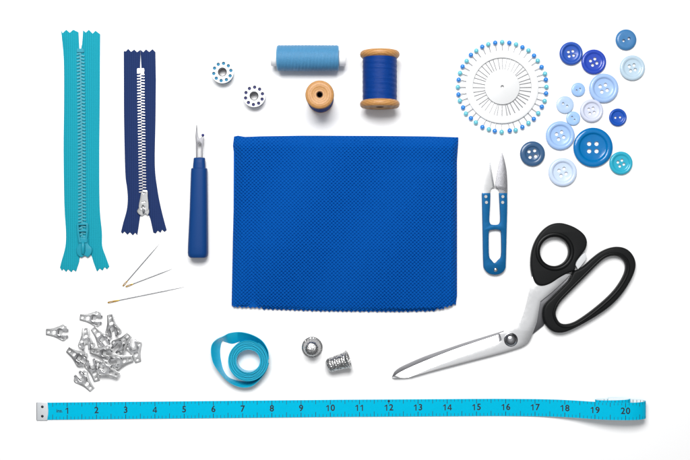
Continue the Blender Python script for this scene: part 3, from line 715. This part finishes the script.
def txt(body, s, t, size, bold=.0, M=None):
    cu = bpy.data.curves.new('t', 'FONT'); cu.body = body; cu.size = size; cu.align_x = 'CENTER'; cu.align_y = 'CENTER'; cu.offset = bold; cu.resolution_u = 4
    o = bpy.data.objects.new('t', cu); C.objects.link(o)
    dg = bpy.context.evaluated_depsgraph_get(); me = bpy.data.meshes.new_from_object(o.evaluated_get(dg))
    marks.add([tpos(s+v.co.x, t+v.co.y, .35) for v in me.vertices], [tuple(p.vertices) for p in me.polygons])
    bpy.data.objects.remove(o); bpy.data.curves.remove(cu); bpy.data.meshes.remove(me)
def digit_one(s, t):
    h = 3.05
    for poly in ([(-.1, -h), (.95, -h), (.95, h), (-.1, h)], [(-.1, h), (-.1, h-1.35), (-1.75, h-2.2), (-1.75, h-1.25), (-.9, h-.75)]):
        marks.add([tpos(s+a, t+b, .35) for a, b in poly], [tuple(range(len(poly)))])
def digit_four(s, t):
    h = 3.05
    for k_, poly in enumerate(([(.35, -h), (1.4, -h), (1.4, h), (.35, h)], [(-2.3, -1.75), (2.2, -1.75), (2.2, -.8), (-2.3, -.8)], [(-2.3, -.8), (-1.15, -.8), (1.2, h), (.3, h)])):
        marks.add([tpos(s+a, t+b, .35+.02*k_) for a, b in poly], [tuple(range(4))])
for n in range(1, 22):
    if n*inch < LT:
        ds = str(n); adv = 4.95
        for q, dch in enumerate(ds):
            sp_ = s1+(n-1)*inch+(q-(len(ds)-1)/2)*adv
            if dch == '1': digit_one(sp_, .3)
            elif dch == '4': digit_four(sp_, .3)
            else: txt(dch, sp_, .3, 8.8, .2)
txt('ins.', s1-7.6, .2, 5.0, .1)
pts = circ(0, 0, 1.2, 14)
marks.add([tpos(s1+11*inch+p.x, HW-1.7+p.y, .37) for p in pts], [tuple(range(14))])
part('printed_scale', marks, M_ink, tmo, weld=False)
cl = MB()
c = tpos(0, 0); 
tip = part('metal_tip', MB().plate([Vector((c.x-1.2, c.y-HW-.5)), Vector((c.x+9.3, c.y-HW-.5)), Vector((c.x+10.3, c.y-3)), Vector((c.x+10.5, c.y+1)), Vector((c.x+9.6, c.y+HW+.4)), Vector((c.x-1.2, c.y+HW+.4))], (), .1, 1.6, .35, 2), mat('tip_metal', (222, 226, 230), .4, .4), tmo)
mb = MB(); mb.box((c.x-.9, c.y, .95), (1.0, 2*HW+.6, 1.6), bev=.3); part('folded_edge', mb, M_dark_steel, tip)
for dy in (4.6, -4.8):
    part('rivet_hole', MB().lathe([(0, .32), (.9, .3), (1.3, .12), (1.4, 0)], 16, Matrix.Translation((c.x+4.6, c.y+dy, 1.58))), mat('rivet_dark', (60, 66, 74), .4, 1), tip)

# ---------------------------------------------------------------- ribbon roll
Q = (205, 325, 6.57)
def zq(p, z=0): return W(Q[0]+p[0]/Q[2], Q[1]+p[1]/Q[2], z)
rz = 13.0
ro_ = thing('ribbon_roll', 'loosely coiled roll of shiny turquoise satin ribbon', 'ribbon', zq((250, 235)))
M_satin = mat('turquoise_satin', (18, 176, 212), .24, .15, spec=.5, sheen=.0, bump=('brushx', 6000, .2))
cr = zq((282, 236), rz); cr.z = 0
def ribbon_strip(Bp, Tp, th=.27):
    n = len(Bp); v = []; f = []
    for b, t in zip(Bp, Tp):
        b = Vector(b); t = Vector(t)
        rad = Vector((t.x-cr.x, t.y-cr.y, 0)); rad.normalize()
        v += [b-rad*th, b+rad*th, t+rad*th, t-rad*th]
    for i in range(n-1):
        for k in range(4):
            k2 = (k+1) % 4; f.append((i*4+k, i*4+k2, (i+1)*4+k2, (i+1)*4+k))
    f.append((3, 2, 1, 0)); f.append(tuple((n-1)*4+k for k in range(4)))
    return MB().add(v, f)
Bp = []; Tp = []
turns = 13.0; N = 780
for i in range(N+1):
    a = R(60)+2*PI*turns*i/N; r = 11.4+8.6*(i/N)+.18*math.sin(a*2.3)
    wob_ = .35*math.sin(i*.05)+.25*math.sin(i*.21)
    Bp.append((cr.x+r*math.cos(a), cr.y+r*math.sin(a), .3)); Tp.append((cr.x+r*math.cos(a), cr.y+r*math.sin(a), rz+wob_))
part('wound_coil', ribbon_strip(Bp, Tp), M_satin, ro_)
# inner end lying across the opening
outT = [(418, 225), (412, 165), (375, 105), (310, 66), (235, 48), (165, 54), (125, 72), (78, 94), (45, 132), (41, 190), (58, 256), (98, 314), (140, 360), (190, 394), (250, 410), (310, 400), (362, 356), (402, 300), (420, 250)]
inB = [(412, 232), (396, 170), (355, 125), (300, 100), (240, 104), (180, 122), (134, 112), (112, 106), (100, 150), (99, 195), (106, 245), (120, 296), (150, 340), (195, 362), (250, 372), (310, 364), (352, 330), (392, 285), (412, 250)]
zt_ = [12, 12, 11, 10, 9.5, 9, 9, 10.5, 11, 11, 10.5, 10, 9.5, 9, 8.5, 9, 10, 11, 12]
Tp = [zq(p, z) for p, z in zip(outT, zt_)]; Bp = [zq(p, .4) for p in inB]
Tp = sm(Tp, 8, closed=False); Bp = sm(Bp, 8, closed=False)
part('loose_loop', ribbon_strip(Bp, Tp), M_satin, ro_)

# ---------------------------------------------------------------- thimbles
def thimble_mesh(M, h, r0, r1, open_teeth=False):
    mb = MB(); prof = []
    n = 46
    outer = []
    for k in range(n+1):
        z = h*.80*k/n; outer.append((r0+(r1-r0)*(z/h), z))
    for k in range(1, 15):
        a = PI/2*k/14; outer.append(((r0+(r1-r0)*.8)*math.cos(a)+1e-3, h*.8+h*.2*math.sin(a)))
    outer = [(r0+.1, 0), (r0+1.0, .3), (r0+1.1, 1.3), (r0+.3, 1.9)]+[p for p in outer if p[1] > 2.1]
    inner = [(max(r-1.0, .001), max(z-1.0, 0)) for r, z in reversed(outer) if z > 1.5 or z == 0]
    inner = [(.001, h-1.2), ((r1)*.6, h-1.6), (r1-.6, h*.76), (r0-1.0, 0.1)]
    def fn(a, z, r):
        if z < 2.4 or r < 1.5: return 0
        band = .5+.5*math.sin(z*2.6)
        if .30*h < z < .36*h or .60*h < z < .65*h: return -.25
        return -.62*max(0, math.sin(a*19+(PI if int(z*2.6/(2*PI)) % 2 else 0)))*band
    mb.lathe(outer, 114, M, fn=fn); mb.lathe(inner, 48, M)
    mb.lathe([(r0+.1, 0), (r0-1.0, .1)], 48, M)
    return mb
c = W(312.2, 347.2); o_ = Vector((c.x, c.y, 0))
solo('thimble', thimble_mesh(Matrix.Translation((c.x, c.y, .05)), 17.5, 9.4, 6.6), M_pewter, 'dimpled silver thimble standing on its rim, dome up', 'thimble', o_, 'thimbles', angle=60)
op = W(349.0, 359.3, 8.6); clp = W(326.0, 366.2, 6.2)
d = (clp-op).normalized(); q_ = Vector((0, 0, 1)).rotation_difference(d)
M = Matrix.Translation(op) @ q_.to_matrix().to_4x4()
mb = thimble_mesh(M, (clp-op).length, 8.4, 6.6)
M0 = min(v[2] for v in mb.v); mb.v = [(a, b, z-M0+.05) for a, b, z in mb.v]
solo('thimble', mb, M_pewter, 'dimpled silver thimble lying on its side, open end to the right', 'thimble', Vector((W(338, 362).x, W(338, 362).y, 0)), 'thimbles', angle=60)

# ---------------------------------------------------------------- metal hook fasteners
def fastener_proto(label):
    o = thing('hook_fastener', label, 'hook fastener', (0, 0, 0), 'stamped metal hook fasteners')
    outl = sm([(-10.6, 2.2), (-9.8, 2.9), (-4, 3.9), (1, 5.8), (4.2, 7.4), (6.4, 7.4), (7.8, 6.0), (8.2, 4.2), (7.6, 1.9), (5.0, 1.5), (4.2, 0), (5.0, -1.5), (7.6, -1.9), (8.2, -4.2), (7.8, -6.0), (6.4, -7.4), (4.2, -7.4), (1, -5.8), (-4, -3.9), (-9.8, -2.9), (-10.6, -2.2)], 3)
    holes = [circ(-8.0, 0, 1.15, 14), circ(-3.0, 0, 1.9, 18), circ(5.0, 5.3, .95, 12), circ(5.0, -5.3, .95, 12)]
    holes = [[p*1.1 for p in h] for h in holes]; outl = [p*1.1 for p in outl]
    part('plate', MB().plate(outl, holes, 0, .9, .22, 1), M_nickel, o)
    pth = [(8.0, 2.9, .9), (9.3, 2.9, 1.3), (9.8, 2.9, 2.3), (9.2, 2.9, 3.3), (7.8, 2.9, 3.7), (5.8, 3.0, 3.6)]; sd = [(0, 1, 0)]*6
    for k in range(0, 13):
        a = R(75+k*(210/12)); pth.append((3.2+3.5*math.cos(a), 3.5*math.sin(a), 3.5-.8*math.sin(PI*k/12))); sd.append((math.cos(a), math.sin(a), 0))
    pth += [(5.8, -3.0, 3.6), (7.8, -2.9, 3.7), (9.2, -2.9, 3.3), (9.8, -2.9, 2.3), (9.3, -2.9, 1.3), (8.0, -2.9, .9)]; sd += [(0, -1, 0)]*6
    pth = [(a*1.1, b*1.1, c*1.1) for a, b, c in pth]
    part('hook', MB().band(pth, sd, 1.95, .7), mat('hook_plating', (196, 196, 198), .12, 1), o)
    return o
# wide/hook end and tip end in the enlarged crop, height, roll, pitch, label
F = (30, 300, 4.84)
FS = [((185, 160), (82, 155), 0, 0, 0, 'metal hook fastener lying alone, farthest left of the pile'),
      ((350, 95), (246, 84), 0, 0, 0, 'loose metal hook fastener above the pile, tip pointing left'),
      ((410, 180), (388, 76), .9, 4, 3, 'metal hook fastener at the top of the pile, narrow tip pointing up'),
      ((276, 242), (268, 138), 1.2, -3, 4, 'metal hook fastener, upright, at the upper left of the pile'),
      ((378, 222), (308, 140), 0, 0, 0, 'metal hook fastener slanting, tucked right of the upright upper-left one'),
      ((280, 305), (186, 242), 1.0, 3, 5, 'metal hook fastener sticking out left of the pile, tip up left'),
      ((228, 352), (298, 432), 0, 0, 0, 'metal hook fastener at the lower left, tip pointing down right'),
      ((330, 315), (424, 366), 4.6, 2, 5, 'metal hook fastener with tip at the lower right edge of the pile'),
      ((296, 288), (322, 388), .6, 0, 2, 'metal hook fastener with narrow tip straight down below the pile'),
      ((388, 305), (492, 284), 2.4, -4, 5, 'metal hook fastener pointing right, below the raised dark hook'),
      ((395, 262), (296, 246), 4.4, 4, 3, 'metal hook fastener at the heart of the pile, tip pointing left'),
      ((408, 246), (482, 170), 5.2, 4, -6, 'metal hook fastener with dark hook on top of the pile, tip up right'),
      ((498, 205), (522, 296), .5, 5, 3, 'rightmost metal hook fastener of the pile, tip pointing down')]
fp = None
for (wd, tip_, z, roll, pitch, lab) in FS:
    a = W(F[0]+wd[0]/F[2], F[1]+wd[1]/F[2], z+1); b = W(F[0]+tip_[0]/F[2], F[1]+tip_[1]/F[2], z+1)
    ang = math.atan2(a.y-b.y, a.x-b.x); m_ = b+(a-b).normalized()*10.6
    if fp is None: fp = o = fastener_proto(lab)
    else: o = dup(fp, lab, (0, 0, 0))
    zz = z+.1+10.5*abs(math.sin(R(pitch)))+7*abs(math.sin(R(roll)))*.4
    o.location = Vector((m_.x, m_.y, zz))*S; o.rotation_euler = (R(roll), R(-pitch), ang)
